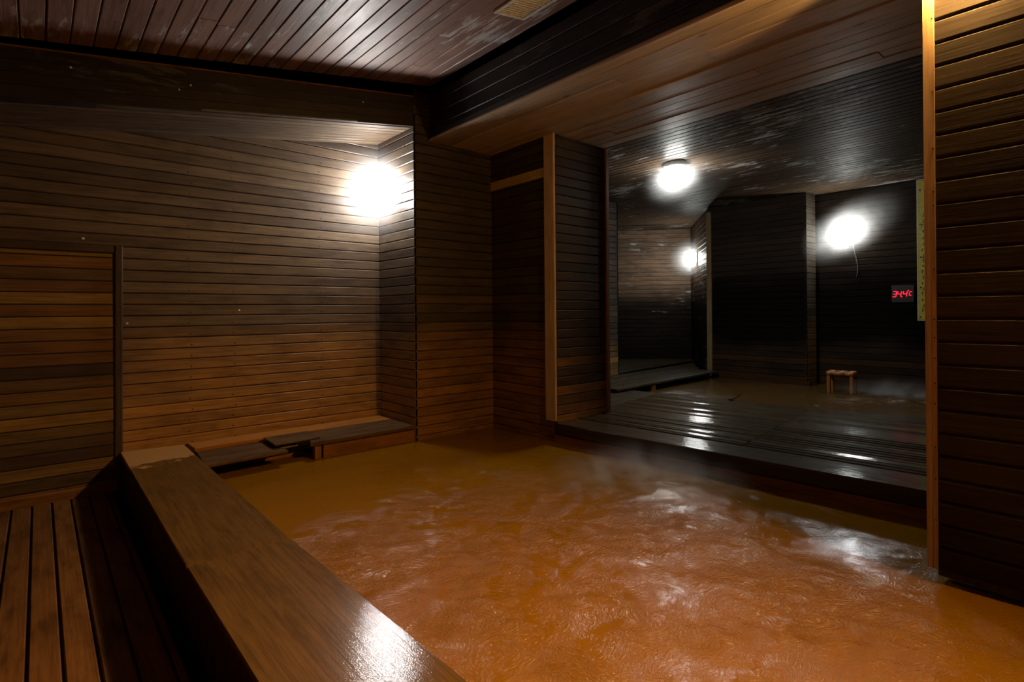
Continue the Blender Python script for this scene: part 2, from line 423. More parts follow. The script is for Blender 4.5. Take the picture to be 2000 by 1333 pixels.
# beam over the back wall, its top and bottom climb to the right
bz = lambda x: 2.668 + 0.152 * (x + 0.16)
bt = lambda x: 2.972 + 0.142 * (x + 0.16)
beam = MB()
R0 = random.Random(5)
for k in range(4):
    a0, a1 = k / 4 + 0.004, (k + 1) / 4 - 0.004
    xs = (-2.7, XA + 0.0)
    P = []
    for x in xs:
        lo, hi = bz(x), bt(x)
        for a in (a0, a1):
            P.append(V((x, YB - 0.012, lo + (hi - lo) * a)))
            P.append(V((x, YB + 0.010, lo + (hi - lo) * a)))
    uo = R0.random() * 9
    uvs = [(uo + p.x, uo + p.z) for p in P]
    beam.solid(P, [[0, 2, 3, 1], [4, 5, 7, 6], [0, 1, 5, 4], [2, 6, 7, 3], [0, 4, 6, 2], [1, 3, 7, 5]], uvs)
P = [V((x, y, z)) for x in (-2.7, XA) for y in (YB + 0.004, YB + 0.13) for z in (bz(x) + 0.004, bt(x) - 0.004)]
beam.solid(P, [[0, 1, 3, 2], [4, 6, 7, 5], [0, 4, 5, 1], [2, 3, 7, 6], [0, 2, 6, 4], [1, 5, 7, 3]], [(p.x, p.z) for p in P])
beam_o = structure(beam.build('beam', M['beam']))
lip = MB()
lip.prism((-2.7, YB - 0.014, bt(-2.7) - 0.002), (1, 0, 0.142), Z_, nY, 5.36 * math.sqrt(1 + .142 ** 2), [(0, -0.05), (0.012, -0.05), (0.012, 0.004), (0, 0.004)], 2, 2)
lip.build('beam_cap', M['floor'], beam_o)
strip = MB()
strip.tube([(0.9, YB - 0.016, bz(0.9) + 0.006), (1.7, YB - 0.016, bz(1.7) + 0.008), (2.10, YB - 0.016, bz(2.1) + 0.010)], 0.007, 6)
tag(strip.build('conduit', M['cable'], None), 'thin grey conduit along the lower edge of the sloping beam above the back wall', 'conduit')

# small soffit between that beam and the back wall
su = V((1, 0, 0.148)).normalized()
sn = V((0.148, 0, -1)).normalized()
boarded('ceiling_soffit', M['wall'], (-2.7, YB + 0.02, bz(-2.7) + 0.016), su, Y_, sn, 5.36 * math.sqrt(1 + .148 ** 2), YA - YB - 0.02, bw=0.085, seed=9, back=0.05)

# big boxed beam to the right with its pale boarded underside
boarded('wall_beam', M['beam'], (2.86, -1.6, ZS + 0.004), Y_, Z_, nX, YB + 1.6, 0.45, bw=0.118, joints=3.2, seed=10)
soff = boarded('ceiling_pale', M['soffit'], (2.852, -1.6, ZS), Y_, X_, nZ, YB + 1.6, 1.478, bw=0.123, gap=0.003, cham=0.004, joints=3.4, seed=11, slip=0.0035, th=0.03, back=0.06)
ed = MB()
ed.prism((2.842, -1.6, ZS - 0.004), Y_, Z_, X_, YB + 1.6, [(0, 0), (0.016, 0), (0.016, 0.012), (0, 0.012)], 0, 0)
structure(ed.build('trim_1', M['soffit']))
up = MB()
up.box((2.98, -1.6, 3.09), (4.33, YB, 3.5))
structure(up.build('ceiling_core', M['void']))

# column on the deck
boarded('wall_column', M['dark'], (X2, YC, ZD - 0.03), X_, Z_, nY, 4.335 - X2, ZS - ZD + 0.03, seed=12)
cb = MB()
cb.box((X2 + 0.10, YC + 0.09, 0.0), (4.33, YB + 0.3, 2.99))
structure(cb.build('column_core', M['void']))
t = MB()
t.prism((X2 - 0.022, YC - 0.012, 0.335), Z_, Y_, nX, ZS - 0.337, [(0, -0.022), (0.13, -0.022), (0.13, -0.004), (0.126, 0.0), (0.004, 0.0), (0, -0.004)], 1, 1)
structure(t.build('trim_2', M['post2']))
t = MB()
t.prism((4.33, YC - 0.02, ZD), Z_, X_, nY, ZS - ZD - 0.01, [(0, -0.05), (0.045, -0.05), (0.045, -0.004), (0.041, 0.0), (0.004, 0.0), (0, -0.004)], 1, 1)
structure(t.build('trim_3', M['rednew']))
boarded('wall_column_right', M['dark'], (4.372, YC, ZD), Y_, Z_, X_, 1.9, ZF - ZD, seed=13)

# right-hand wall standing over the pool, with its pale corner post
XR, YR = 2.975, 0.60
boarded('wall_right', M['right'], (XR, -1.6, 0.20), Y_, Z_, nX, YR + 1.6, ZS - 0.20, bw=0.1005, seed=14, cham=0.009, gap=0.003)
rb = MB()
rb.box((XR + 0.03, -1.6, 0.165), (XR + 0.14, YR - 0.01, ZS))
structure(rb.build('wall_right_core', M['frame']))
t = MB()
t.prism((XR, YR - 0.018, 0.205), Z_, Y_, nX, ZS - 0.205, [(0, -0.02), (0.016, -0.02), (0.016, 0.010), (0, 0.010)], 4, 1)
t.prism((XR, YR - 0.001, 0.205), Z_, Y_, nX, ZS - 0.205, [(0, -0.14), (0.022, -0.14), (0.022, 0.012), (0, 0.012)], 2, 1)
structure(t.build('trim_4', M['post']))

# ------------------------------------------------------------------ floors
boarded('floor', M['floor'], (-2.72, -1.6, 0), Y_, X_, Z_, YA + 1.58, 3.14, bw=0.107, gap=0.010, cham=0.005, seed=15, th=0.03)
side = MB()
plank_rows(side, (0.472, -1.6, 0.0), Z_, Y_, nX, 0.262, YA + 1.6, 0.075, seed=16, gap=0.004)
side_o = structure(side.build('wall_pool', M['side']))
sc = MB()
sc.box((0.482, -1.6, -0.1), (0.868, YA - 0.01, 0.258), axis=1)
sc.build('core', M['void'], side_o)

def slab(name, quad, z0, z1, mat, label, cat, c=0.008, group=None):
    """Timber slab with eased edges on a quadrilateral plan; grain along the first edge."""
    q = [V((x, y, 0)) for x, y in quad]
    cen = sum(q, V()) / 4
    ins = [p + (cen - p).normalized() * c * 1.4 for p in q]
    d = (q[1] - q[0]).normalized()
    e = V((-d.y, d.x, 0))
    rows = [(ins, z0), (q, z0 + c), (q, z1 - c), (ins, z1)]
    vs, uvs = [], []
    uo, vo = random.random() * 9, random.random() * 9
    for ring, z in rows:
        for p in ring:
            vs.append(V((p.x, p.y, z)))
            uvs.append((uo + p.dot(d), vo + p.dot(e) + 0.4 * z))
    fs = [[3, 2, 1, 0], [12, 13, 14, 15]]
    for r in range(3):
        for j in range(4):
            fs.append([r * 4 + j, r * 4 + (j + 1) % 4, r * 4 + 4 + (j + 1) % 4, r * 4 + 4 + j])
    mb = MB()
    mb.solid(vs, fs, uvs)
    o = mb.build(name, mat, None, loc=(cen.x, cen.y, z0))
    return tag(o, label, cat, group)
random.seed(4)
slab('coping_slab', [(0.462, 2.632), (0.468, 5.150), (0.884, 5.110), (0.884, 2.642)], 0.262, 0.294, M['cap'],
     'long timber kerb slab by the back wall, dry pale patch at its far end', 'kerb slab', group='timber kerb slabs of the pool edge')
slab('coping_slab', [(0.490, -1.55), (0.463, 2.624), (0.885, 2.634), (0.985, -1.55)], 0.262, 0.294, M['cap'],
     'nearest timber kerb slab, wet and glaring under the lamp reflection', 'kerb slab', group='timber kerb slabs of the pool edge')

# deck between the two pools, turned a few degrees
def deckpt(a, b):
    """a along the deck towards the column (0..1), b across from the near pool to the far pool (0..1)."""
    p0, p1 = V((3.92, -1.6, 0)), V((3.575, YC, 0))
    q0, q1 = V((6.65, -1.6, 0)), V((5.86, 3.95, 0))
    return (p0.lerp(p1, a)).lerp(q0.lerp(q1, a), b)
dk = MB()
R1 = random.Random(9)
rows = [0.0, 0.14] + [0.14 + (0.86 - 0.14) * k / 22 for k in range(1, 23)] + [1.0]
for r in range(len(rows) - 1):
    b0, b1 = rows[r], rows[r + 1]
    cuts = [0.0, R1.choice([0.36, 0.36, 0.36]), 0.69, 1.0] if 0.1 < b0 < 0.85 else [0.0, 1.0]
    for k in range(len(cuts) - 1):
        a0, a1 = cuts[k], cuts[k + 1] - (0.001 if k < len(cuts) - 2 else 0)
        g = 0.0022 if 0.13 < b0 < 0.86 else 0.003
        tl = R1.uniform(-0.0028, 0.0028)
        gz = R1.uniform(-0.002, 0.002)
        vs, uvs = [], []
        uo, vo = R1.random() * 20, R1.random() * 20
        for a in (a0, a1):
            lo, hi = deckpt(a, b0 + g), deckpt(a, b1 - g)
            w = (hi - lo).normalized() * 0.006
            sec = [(lo, -0.045), (hi, -0.045), (hi, -0.007 - tl), (hi - w, -tl), (lo + w, tl), (lo, -0.007 + tl)]
            for p, dz in sec:
                q = p.copy()
                q.z = ZD + dz + gz
                vs.append(q)
                uvs.append((uo + q.y, vo + q.x + dz))
        fs = [[j, (j + 1) % 6, 6 + (j + 1) % 6, 6 + j] for j in range(6)] + [[5, 4, 3, 2, 1, 0], [6, 7, 8, 9, 10, 11]]
        dk.solid(vs, fs, uvs)
deck = structure(dk.build('floor_deck', M['deck']))
dc = MB()
pts = [deckpt(0, 0.012), deckpt(1, 0.012), V((4.36, 3.75, 0)), V((4.36, 5.4, 0)), V((5.86, 5.4, 0)), deckpt(1, 0.988), deckpt(0, 0.988)]
n = len(pts)
vs = [V((p.x, p.y, z)) for z in (-0.2, ZD - 0.035) for p in pts]
dc.solid(vs, [list(range(n))[::-1], list(range(n, 2 * n))] + [[j, (j + 1) % n, n + (j + 1) % n, n + j] for j in range(n)], [(p.x, p.y) for p in vs])
dc.build('core', M['void'], deck)
kb = MB()
lo, hi = deckpt(0, 0.0), deckpt(1, 0.0)
dd = (hi - lo).normalized()
kb.prism(V((lo.x + 0.012, lo.y, 0.0)), dd, Z_, V((-dd.y, dd.x, 0)), (hi - lo).length, [(0, -0.03), (0.215, -0.03), (0.215, 0.0), (0, 0.0)], 1, 1)
structure(kb.build('wall_deck', M['fascia']))
kc = MB()
kc.prism(V((lo.x + 0.004, lo.y, 0.225)), dd, Z_, V((-dd.y, dd.x, 0)), (hi - lo).length, [(0, -0.02), (0.05, -0.02), (0.05, 0.0), (0, 0.0)], 1, 1)
kc.build('deck_fascia', M['deck'], deck)

# ------------------------------------------------------------------ bench along the back wall
random.seed(12)
slab('bench_plank', [(0.915, 5.145), (2.650, 5.145), (2.650, 4.895), (0.925, 4.895)], 0.262, 0.292, M['benchlight'],
     'long pale new bench plank tight against the back wall', 'plank', 0.004, 'planks of the low bench')
slab('bench_plank', [(1.672, 4.452), (2.660, 4.452), (2.650, 4.885), (1.80, 4.885)], 0.258, 0.290, M['benchdark'],
     'dark water-marked bench plank under the wall lamp corner', 'plank', 0.005, 'planks of the low bench')
p = slab('bench_plank', [(0.895, 4.40), (1.490, 4.44), (1.430, 4.860), (0.930, 4.880)], 0.242, 0.266, M['benchdark'],
     'loose dark plank sagging beside the timber kerb at the end of the bench', 'plank', 0.004, 'planks of the low bench')
p = slab('bench_plank', [(1.415, 4.520), (1.790, 4.545), (1.800, 4.862), (1.425, 4.850)], 0.292, 0.306, M['benchdark'],
     'short black scorched board laid askew across the bench gap', 'plank', 0.003, 'planks of the low bench')
f = MB()
f.box((1.79, 4.475, 0.02), (2.664, 4.505, 0.256), 0.004)
bench = structure(f.build('wall_bench', M['fascia']))
f = MB()
f.box((1.715, 4.47, 0.143), (1.772, 4.53, 0.257), 0.004, axis=2)
tag(f.build('support_block', M['fascia'], None), 'short rust-orange block holding up the middle of the bench', 'support')
# rough concrete ledge below the broken part
lg = MB()
nx = 26
prof_n = 5
vs, uvs = [], []
for i in range(nx):
    x = 0.89 + (1.72 - 0.89) * i / (nx - 1)
    wob = noise.noise(V((x * 6, 1, 0))) * 0.03
    for (y, z) in ((5.12, -0.1), (5.12, 0.215), (4.80 + wob, 0.178 + wob * 0.3), (4.75 + wob * 0.5, 0.156), (4.716, -0.1)):
        vs.append((x, y, z + noise.noise(V((x * 15, y * 9, 3))) * 0.012))
        uvs.append((x, y + z))
fs = []
for i in range(nx - 1):
    for j in range(prof_n):
        fs.append([i * 5 + j, i * 5 + (j + 1) % 5, i * 5 + 5 + (j + 1) % 5, i * 5 + 5 + j])
fs += [[4, 3, 2, 1, 0], [(nx - 1) * 5 + k for k in range(5)]]
lg.solid(vs, fs, uvs)
structure(lg.build('wall_ledge', M['fascia']))

# yellow replacement batten across the niche
yb = MB()
yb.prism((X2 - 0.004, 3.66, 2.615), V((0, 1, 0.0)), Z_, nX, YB - 3.665, [(0, -0.01), (0.092, -0.01), (0.092, 0.004), (0.086, 0.010), (0.006, 0.010), (0, 0.004)], 1, 2)
tag(yb.build('timber_batten', M['yellow']), 'yellow timber batten across the dark niche wall, left of the pale post', 'batten')

# ------------------------------------------------------------------ far room
X5, X6 = 8.41, 8.76
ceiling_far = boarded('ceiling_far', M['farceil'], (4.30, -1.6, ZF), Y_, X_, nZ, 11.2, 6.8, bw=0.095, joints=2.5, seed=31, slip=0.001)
wall_mid = boarded('wall_far', M['soot'], (X5, 3.16, 0.0), Y_, Z_, nX, 1.54, ZF, seed=32)
boarded('wall_far_return', M['niche'], (X5 + 0.003, 3.16, 0.0), X_, Z_, nY, X6 - X5, ZF, seed=33)
wall_recess = boarded('wall_far_recess', M['soot'], (X6, -1.6, 0.0), Y_, Z_, nX, 4.76, ZF, seed=34)
boarded('wall_far_pier', M['pier'], (4.36, 5.35, 0.0), X_, Z_, nY, 2.50, ZF, seed=35)
boarded('wall_far_pier_side', M['dark'], (6.86, 5.35, 0.0), Y_, Z_, X_, 4.2, ZF, seed=36)
wd = V((9.2, 7.2, 0)) - V((10.2, 6.08, 0))
wn = V((-wd.y, wd.x, 0)).normalized()
if wn.dot(V((-1, -1, 0))) < 0:
    wn = -wn
boarded('wall_alcove', M['alcove'], (10.2, 6.08, 0.0), wd, Z_, wn, 4.3, ZF, seed=37)
w2 = V((8.46, 4.72, 0)) - V((10.2, 6.08, 0))
w2n = V((-w2.y, w2.x, 0)).normalized()
if w2n.dot(V((-1, 1, 0))) < 0:
    w2n = -w2n
boarded('wall_alcove_side', M['alcove'], (10.2, 6.08, 0.0), w2, Z_, w2n, w2.length, ZF, seed=38)
t = MB()
t.prism((X5 - 0.02, 4.63, 0.26), Z_, Y_, nX, ZF - 0.34, [(0, -0.07), (0.085, -0.07), (0.085, -0.004), (0.081, 0.0), (0.004, 0.0), (0, -0.004)], 7, 1)
structure(t.build('trim_5', M['postfar']))
boarded('wall_far_rear', M['dark'], (3.2, -1.6, 0.0), X_, Z_, Y_, 5.8, ZF, seed=39)
fb = MB()
fb.prism((X5 - 0.06, 3.10, 0.0), Y_, Z_, nX, 1.52, [(0, -0.05), (0.30, -0.05), (0.30, 0.0), (0.0, 0.0)], 1, 1)
fb.prism((X6 - 0.08, -1.5, 0.0), Y_, Z_, nX, 4.5, [(0, -0.07), (0.33, -0.07), (0.33, 0.0), (0.0, 0.0)], 4, 1)
structure(fb.build('baseboard_far', M['side']))

# raised slatted platform in front of the alcove
pf = MB()
PQ = [V((5.42, 4.30, 0)), V((8.20, 4.46, 0)), V((9.0, 5.0, 0)), V((8.6, 7.6, 0)), V((5.42, 5.34, 0))]
R2 = random.Random(3)
y = 4.30
k = 0
while y < 5.10:
    x0, x1 = 5.45 + R2.uniform(0, 0.12), 8.30
    dx = V((x1 - x0, 0.16, 0))
    pf.prism((x0, y, 0.336), dx, (-0.05, 1, 0), Z_, dx.length, [(0.004, -0.0), (0.15, 0.0), (0.15, 0.022), (0.146, 0.026), (0.008, 0.026), (0.004, 0.022)], R2.random() * 9, R2.random() * 9)
    y += 0.158
    k += 1
plat = tag(pf.build('slatted_platform', M['plat'], None), 'low slatted wooden platform at the back left corner of the far pool', 'platform')
lgm = MB()
lgm.box((6.30, 4.36, 0.24), (6.40, 4.46, 0.334), 0.004, axis=2)
lgm.build('leg', M['floor'], plat)
lgm = MB()
lgm.box((8.0, 4.50, 0.24), (8.1, 4.6, 0.334), 0.004, axis=2)
lgm.build('leg', M['floor'], plat)
ff = MB()
pts = [V((4.36, 5.4, 0)), V((5.86, 4.9, 0)), V((8.45, 4.90, 0)), V((10.3, 6.1, 0)), V((7.0, 9.7, 0)), V((6.8, 5.4, 0))]
n = len(pts)
vs = [V((p.x, p.y, z)) for z in (-0.2, 0.290) for p in pts]
ff.solid(vs, [list(range(n))[::-1], list(range(n, 2 * n))] + [[j, (j + 1) % n, n + (j + 1) % n, n + j] for j in range(n)], [(p.x, p.y) for p in vs])
structure(ff.build('floor_far', M['plat']))
fl2 = MB()
plank_rows(fl2, (5.9, 5.5, 0.334), (1, 0.1, 0), (-0.1, 1, 0), Z_, 5.2, 4.0, 0.12, seed=40, joints=1.7)
plank_rows(fl2, (4.40, 3.72, 0.313), X_, Y_, Z_, 1.44, 1.6, 0.09, seed=41)
structure(fl2.build('floor_alcove', M['plat']))
# a loose slat at the far edge of the deck
ls = MB()
ls.prism((5.92, 3.02, ZD + 0.003), (0.52, 0.14, 0), (-0.14, 0.52, 0), Z_, 0.48, [(0, 0), (0.045, 0), (0.045, 0.016), (0, 0.016)], 1, 1)
tag(ls.build('loose_slat', M['deck']), 'loose slat lying askew on the far edge of the wet deck', 'slat')

# ceiling hatch frame in the alcove ceiling
ht = MB()
hc = V((9.25, 6.55, ZF - 0.012))
for (a, b, w) in ((V((-0.55, 0.32, 0)), V((0.05, -0.42, 0)), 0.04), (V((0.02, 0.62, 0)), V((0.60, -0.12, 0)), 0.04), (V((-0.55, 0.32, 0)), V((0.02, 0.62, 0)), 0.03), (V((0.05, -0.42, 0)), V((0.60, -0.12, 0)), 0.03)):
    d = b - a
    ht.prism(hc + a, d, V((-d.y, d.x, 0)), nZ, d.length, [(0, 0), (w, 0), (w, 0.012), (0, 0.012)], 1, 1)
structure(ht.build('trim_6', M['frame']))

# ------------------------------------------------------------------ lamps
def oval(n, a, b):
    return [(a * math.cos(2 * math.pi * k / n), b * math.sin(2 * math.pi * k / n)) for k in range(n)]

def bulkhead(loc, U, W, N, glass, label, group, s=1.0, light_shield=False, dep=0.062):
    """Oval bulkhead lamp: back plate, lit glass dome, guard hoop with cross wires. U across, W up, N outward."""
    U, W, N, loc = V(U).normalized(), V(W).normalized(), V(N).normalized(), V(loc)
    root = empty('ceiling_lamp' if N.z < -0.5 else 'wall_lamp', loc, label, 'lamp', group)
    at = lambda x, y, z: loc + (U * x + W * y + N * z) * s
    K = 28
    def dome(mb, rings):
        vs, uvs = [], []
        for (a, b, z) in rings:
            for (x, y) in oval(K, a, b):
                vs.append(at(x, y, z))
                uvs.append((x, y))
        fs = []
        for r in range(len(rings) - 1):
            for j in range(K):
                fs.append([r * K + j, r * K + (j + 1) % K, (r + 1) * K + (j + 1) % K, (r + 1) * K + j])
        fs += [list(range(K))[::-1], list(range((len(rings) - 1) * K, len(rings) * K))]
        mb.solid(vs, fs, uvs)
    b = MB()
    dome(b, [(0.098, 0.138, 0.002), (0.10, 0.14, 0.010), (0.095, 0.135, 0.030), (0.082, 0.122, 0.034)])
    b.build('back_plate', M['white'], root, True)
    g = MB()
    rings = [(0.078, 0.118, 0.034)]
    for k in range(1, 7):
        q = k / 7 * math.pi / 2
        rings.append((0.078 * math.cos(q) ** 0.7, 0.118 * math.cos(q) ** 0.7, 0.036 + dep * math.sin(q)))
    dome(g, rings)
    g.build('glass', glass, root, True)
    h = MB()
    h.tube([at(x, y, 0.045) for (x, y) in oval(36, 0.094, 0.134)], 0.0045 * s, 6, True)
    for sx in (-0.035, 0.035):
        h.tube([at(sx, 0.128 * math.cos(q), 0.045 + (dep + 0.006) * math.sin(q)) for q in [math.pi * k / 14 for k in range(15)]], 0.0032 * s, 6)
    h.tube([at(0.092 * math.cos(q), 0.0, 0.045 + (dep + 0.006) * math.sin(q)) for q in [math.pi * k / 14 for k in range(15)]], 0.0032 * s, 6)
    h.build('guard', M['white'], root, True)
    if light_shield:  # unseen shield added to cut upward light and grade it down the walls
        t_ = MB()
        vs, uvs = [], []
        K2 = 16
        for z_ in (0.0, 0.15):
            for rr in (0.0, 0.006):
                for k_ in range(K2 + 1):
                    q_ = math.pi * (0.08 + 0.84 * k_ / K2)
                    vs.append(at((0.118 + rr) * math.cos(q_), (0.150 + rr) * math.sin(q_) - 0.155 * (z_ > 0), z_))
                    uvs.append((q_, z_))
        n_ = K2 + 1
        fs = []
        for k_ in range(K2):
            fs += [[k_, k_ + 1, 2 * n_ + k_ + 1, 2 * n_ + k_], [n_ + k_, 3 * n_ + k_, 3 * n_ + k_ + 1, n_ + k_ + 1],
                   [2 * n_ + k_, 2 * n_ + k_ + 1, 3 * n_ + k_ + 1, 3 * n_ + k_], [k_, n_ + k_, n_ + k_ + 1, k_ + 1]]
        fs += [[0, 2 * n_, 3 * n_, n_], [n_ - 1, 2 * n_ - 1, 4 * n_ - 1, 3 * n_ - 1]]
        t_.solid(vs, fs, uvs)
        t_.build('light_shield', M['iron'], root, True)
    return root

G = 'white lit bulkhead lamps'
bulkhead((XA, 4.90, 2.57), Y_, Z_, nX, M['glass'], 'glaring white lamp in the corner above the low bench', G, dep=0.12)
bulkhead((5.62, 3.53, ZF), (0.6, -0.8, 0), (0.8, 0.6, 0), nZ, M['glassceil'], 'white lamp on the dark ceiling above the deck', G, 1.45)
bulkhead((X6, 2.72, 2.44), Y_, Z_, nX, M['glassfar'], 'bright white lamp on the recessed far wall, above the wooden stool', G)
qa = V((10.2, 6.08, 0)).lerp(V((8.46, 4.72, 0)), 0.42)
bulkhead((qa.x, qa.y, 2.33), -w2, Z_, w2n, M['glassfar'], 'white lamp inside the far alcove, half behind a pale corner post', G)
bulkhead((XR, 0.47, 2.875), nY, Z_, nX, M['warm'], 'warm amber lamp at the top of the near right wall', 'warm lamps', light_shield=True, dep=0.022)

cb = MB()
cb.tube([(X6 - 0.008, 2.66, 2.30), (X6 - 0.010, 2.655, 2.22), (X6 - 0.012, 2.625, 2.08), (X6 - 0.012, 2.60, 1.95), (X6 - 0.012, 2.605, 1.86), (X6 - 0.012, 2.62, 1.80)], 0.008, 6)
tag(cb.build('hanging_cable', M['cable'], None, True), 'thin cable hanging down the dark wall from the far lamp', 'cable')

# ------------------------------------------------------------------ thermometer display, sign, stool, vent
th = empty('temperature_display', (X6, 2.06, 1.54), 'black wall display with red digits reading 34.4 degrees Celsius', 'thermometer')
b = MB()
b.prism((X6 - 0.005, 1.945, 1.425), Y_, Z_, nX, 0.250, [(0, 0), (0.235, 0), (0.235, 0.030), (0.228, 0.038), (0.007, 0.038), (0, 0.030)])
b.build('frame', M['black'], th)
SEG = {'a': ((0, 1), (1, 1)), 'b': ((1, 1), (1, .5)), 'c': ((1, .5), (1, 0)), 'd': ((0, 0), (1, 0)), 'e': ((0, 0), (0, .5)), 'f': ((0, .5), (0, 1)), 'g': ((0, .5), (1, .5))}
def glyph(segs, y0, z0, w, h, t):
    """Seven-segment figure on the display face; reading direction is -Y, slanted."""
    mb = MB()
    for s in segs:
        (ax, ay), (bx, by) = SEG[s]
        pa = V((X6 - 0.046, y0 - ax * w - ay * h * 0.14, z0 + ay * h))
        pb = V((X6 - 0.046, y0 - bx * w - by * h * 0.14, z0 + by * h))
        d = pb - pa
        pa, L = pa + d * 0.06, d.length * 0.88
        mb.prism(pa, d, V((0, -d.z, d.y)), nX, L, [(-t, 0), (t, 0), (t, 0.003), (-t, 0.003)])
    return mb.build('digit', M['led'], th)
glyph('abgcd', 2.184, 1.505, 0.040, 0.072, 0.0045)
glyph('fgbc', 2.130, 1.505, 0.040, 0.072, 0.0045)
glyph('fgbc', 2.066, 1.505, 0.040, 0.072, 0.0045)
glyph('adef', 1.996, 1.522, 0.026, 0.048, 0.0034)
dp = MB()
dp.box((X6 - 0.049, 2.073, 1.499), (X6 - 0.045, 2.082, 1.508))
dp.build('decimal_point', M['led'], th)
dp = MB()
dp.tube([(X6 - 0.047, 2.004 + 0.006 * math.cos(a), 1.585 + 0.006 * math.sin(a)) for a in [math.pi * k / 4 for k in range(8)]], 0.002, 5, True)
dp.build('degree_mark', M['led'], th)

sg = empty('signboard', (X6, 1.76, 1.2), 'tall narrow yellow signboard beside the red digit display, cut off by the near post', 'sign')
b = MB()
b.prism((X6 - 0.003, 1.60, 1.195), Y_, Z_, nX, 0.312, [(0, 0), (1.835, 0), (1.835, 0.014), (1.829, 0.018), (0.006, 0.018), (0, 0.014)])
b.build('board', M['sign'], sg)
b = MB()
for (y_, z_, a_, L_, w_) in ((1.902, 1.190, Z_, 1.845, 0.010), ):
    b.prism((X6 - 0.003, y_, z_), a_, Y_, nX, L_, [(0, 0), (w_, 0), (w_, 0.020), (0, 0.020)])
b.prism((X6 - 0.003, 1.60, 1.184), Y_, Z_, nX, 0.312, [(0, 0), (0.010, 0), (0.010, 0.020), (0, 0.020)])
b.prism((X6 - 0.003, 1.60, 3.031), Y_, Z_, nX, 0.312, [(0, 0), (0.010, 0), (0.010, 0.020), (0, 0.020)])
b.build('frame', M['grille'], sg)
R3 = random.Random(17)
zz = 2.55
while zz > 1.28:
    hgt = R3.choice([0.03, 0.04, 0.045])
    ink = MB()
    pr = [(0.048, 0), (0.048, hgt), (0.030, hgt), (0.030, hgt - 0.009), (0.040, hgt - 0.009), (0.040, hgt * 0.55), (0.032, hgt * 0.55), (0.032, hgt * 0.35), (0.040, hgt * 0.35), (0.040, 0)]
    k = R3.choice([0, 1, 2])
    if k == 1:
        pr = [(0.048, 0), (0.048, hgt), (0.040, hgt), (0.040, 0.009), (0.026, 0.009), (0.026, 0)]
    if k == 2:
        pr = [(0.048, hgt - 0.009), (0.048, hgt), (0.024, hgt), (0.024, 0), (0.033, 0), (0.033, hgt - 0.009)]
    ink.prism((X6 - 0.0205, 1.885, zz), nX, nY, Z_, 0.002, pr)
    ink.build('letter', M['ink'], sg)
    zz -= R3.uniform(0.058, 0.085)
for (yy, z) in ((1.875, 2.90), (1.875, 2.45), (1.87, 2.02), (1.872, 1.62), (1.88, 1.23)):
    s = MB()
    s.tube([(X6 - 0.019, yy, z), (X6 - 0.026, yy, z)], 0.011, 8)
    s.build('screw', M['iron'], sg)

st = empty('bath_stool', (7.96, 2.56, 0.25), 'small orange wooden stool standing in the far pool under the lamp', 'stool')
sd = V((0.12, -1, 0)).normalized()
sf = V((-1, -0.12, 0)).normalized()
so = V((7.94, 2.56, 0))
for k in range(3):
    c0 = so - sf * (0.09 * (k - 1))
    for (name, a, e, m_) in (('seat_roller', -0.155, 0.155, 'stool'),):
        s = MB()
        prs = [(-0.155, 0.028), (-0.15, 0.032), (-0.09, 0.030), (-0.085, 0.026), (-0.065, 0.026), (-0.06, 0.030), (0.045, 0.030), (0.05, 0.026), (0.07, 0.026), (0.075, 0.030), (0.15, 0.032), (0.155, 0.028)]
        vs, fs, uvs = [], [], []
        for (u, r) in prs:
            for j in range(10):
                q = 2 * math.pi * j / 10
                vs.append(c0 + sd * u + sf * (r * math.cos(q)) + V((0, 0, 0.505 + r * math.sin(q))))
                uvs.append((u, 0.03 * j))
        for i in range(len(prs) - 1):
            for j in range(10):
                fs.append([i * 10 + j, i * 10 + (j + 1) % 10, i * 10 + 10 + (j + 1) % 10, i * 10 + 10 + j])
        fs += [list(range(10))[::-1], list(range((len(prs) - 1) * 10, len(prs) * 10))]
        s.solid(vs, fs, uvs)
        s.build(name, M['stool'], st, True)
for su_ in (-1, 1):
    for sv in (-1, 1):
        s = MB()
        p = so + sd * (0.13 * su_) + sf * (0.09 * sv)
        s.prism((p.x - 0.02, p.y - 0.02, 0.12), Z_, X_, Y_, 0.36, [(0.004, 0), (0.036, 0), (0.04, 0.004), (0.04, 0.036), (0.036, 0.04), (0.004, 0.04), (0, 0.036), (0, 0.004)])
        s.build('leg', M['stool'], st)
    s = MB()
    p = so + sd * (0.13 * su_) + sf * (-0.11)
    s.prism((p.x, p.y - 0.012, 0.44), sf, Y_, Z_, 0.22, [(0, 0), (0.024, 0), (0.024, 0.03), (0, 0.03)])
    s.build('rail', M['stool'], st)

def onceil(x, y, d=0.0):
    return V((x, y, zc(x))) + cn * d
vt = empty('ceiling_vent', onceil(2.52, 2.55), 'cream louvred vent grille at the top of the sloping ceiling', 'vent')
b = MB()
def bar(mb, p0, p1, w, h0, h1, side):
    d = p1 - p0
    mb.prism(p0, d, side, cn, d.length, [(0, h0), (w, h0), (w, h1 - 0.004), (w - 0.004, h1), (0.004, h1), (0, h1 - 0.004)])
vx0, vx1, vy0, vy1 = 2.375, 2.665, 2.25, 2.905
bar(b, onceil(vx0, vy0), onceil(vx0, vy1), 0.028, 0, 0.018, cu)
bar(b, onceil(vx1 - 0.028, vy0), onceil(vx1 - 0.028, vy1), 0.028, 0, 0.018, cu)
bar(b, onceil(vx0 + 0.028, vy0), onceil(vx1 - 0.028, vy0), 0.028, 0, 0.018, V(Y_))
bar(b, onceil(vx0 + 0.028, vy1 - 0.028), onceil(vx1 - 0.028, vy1 - 0.028), 0.028, 0, 0.018, V(Y_))
b.build('frame', M['grille'], vt)
k = 0
y = vy0 + 0.04
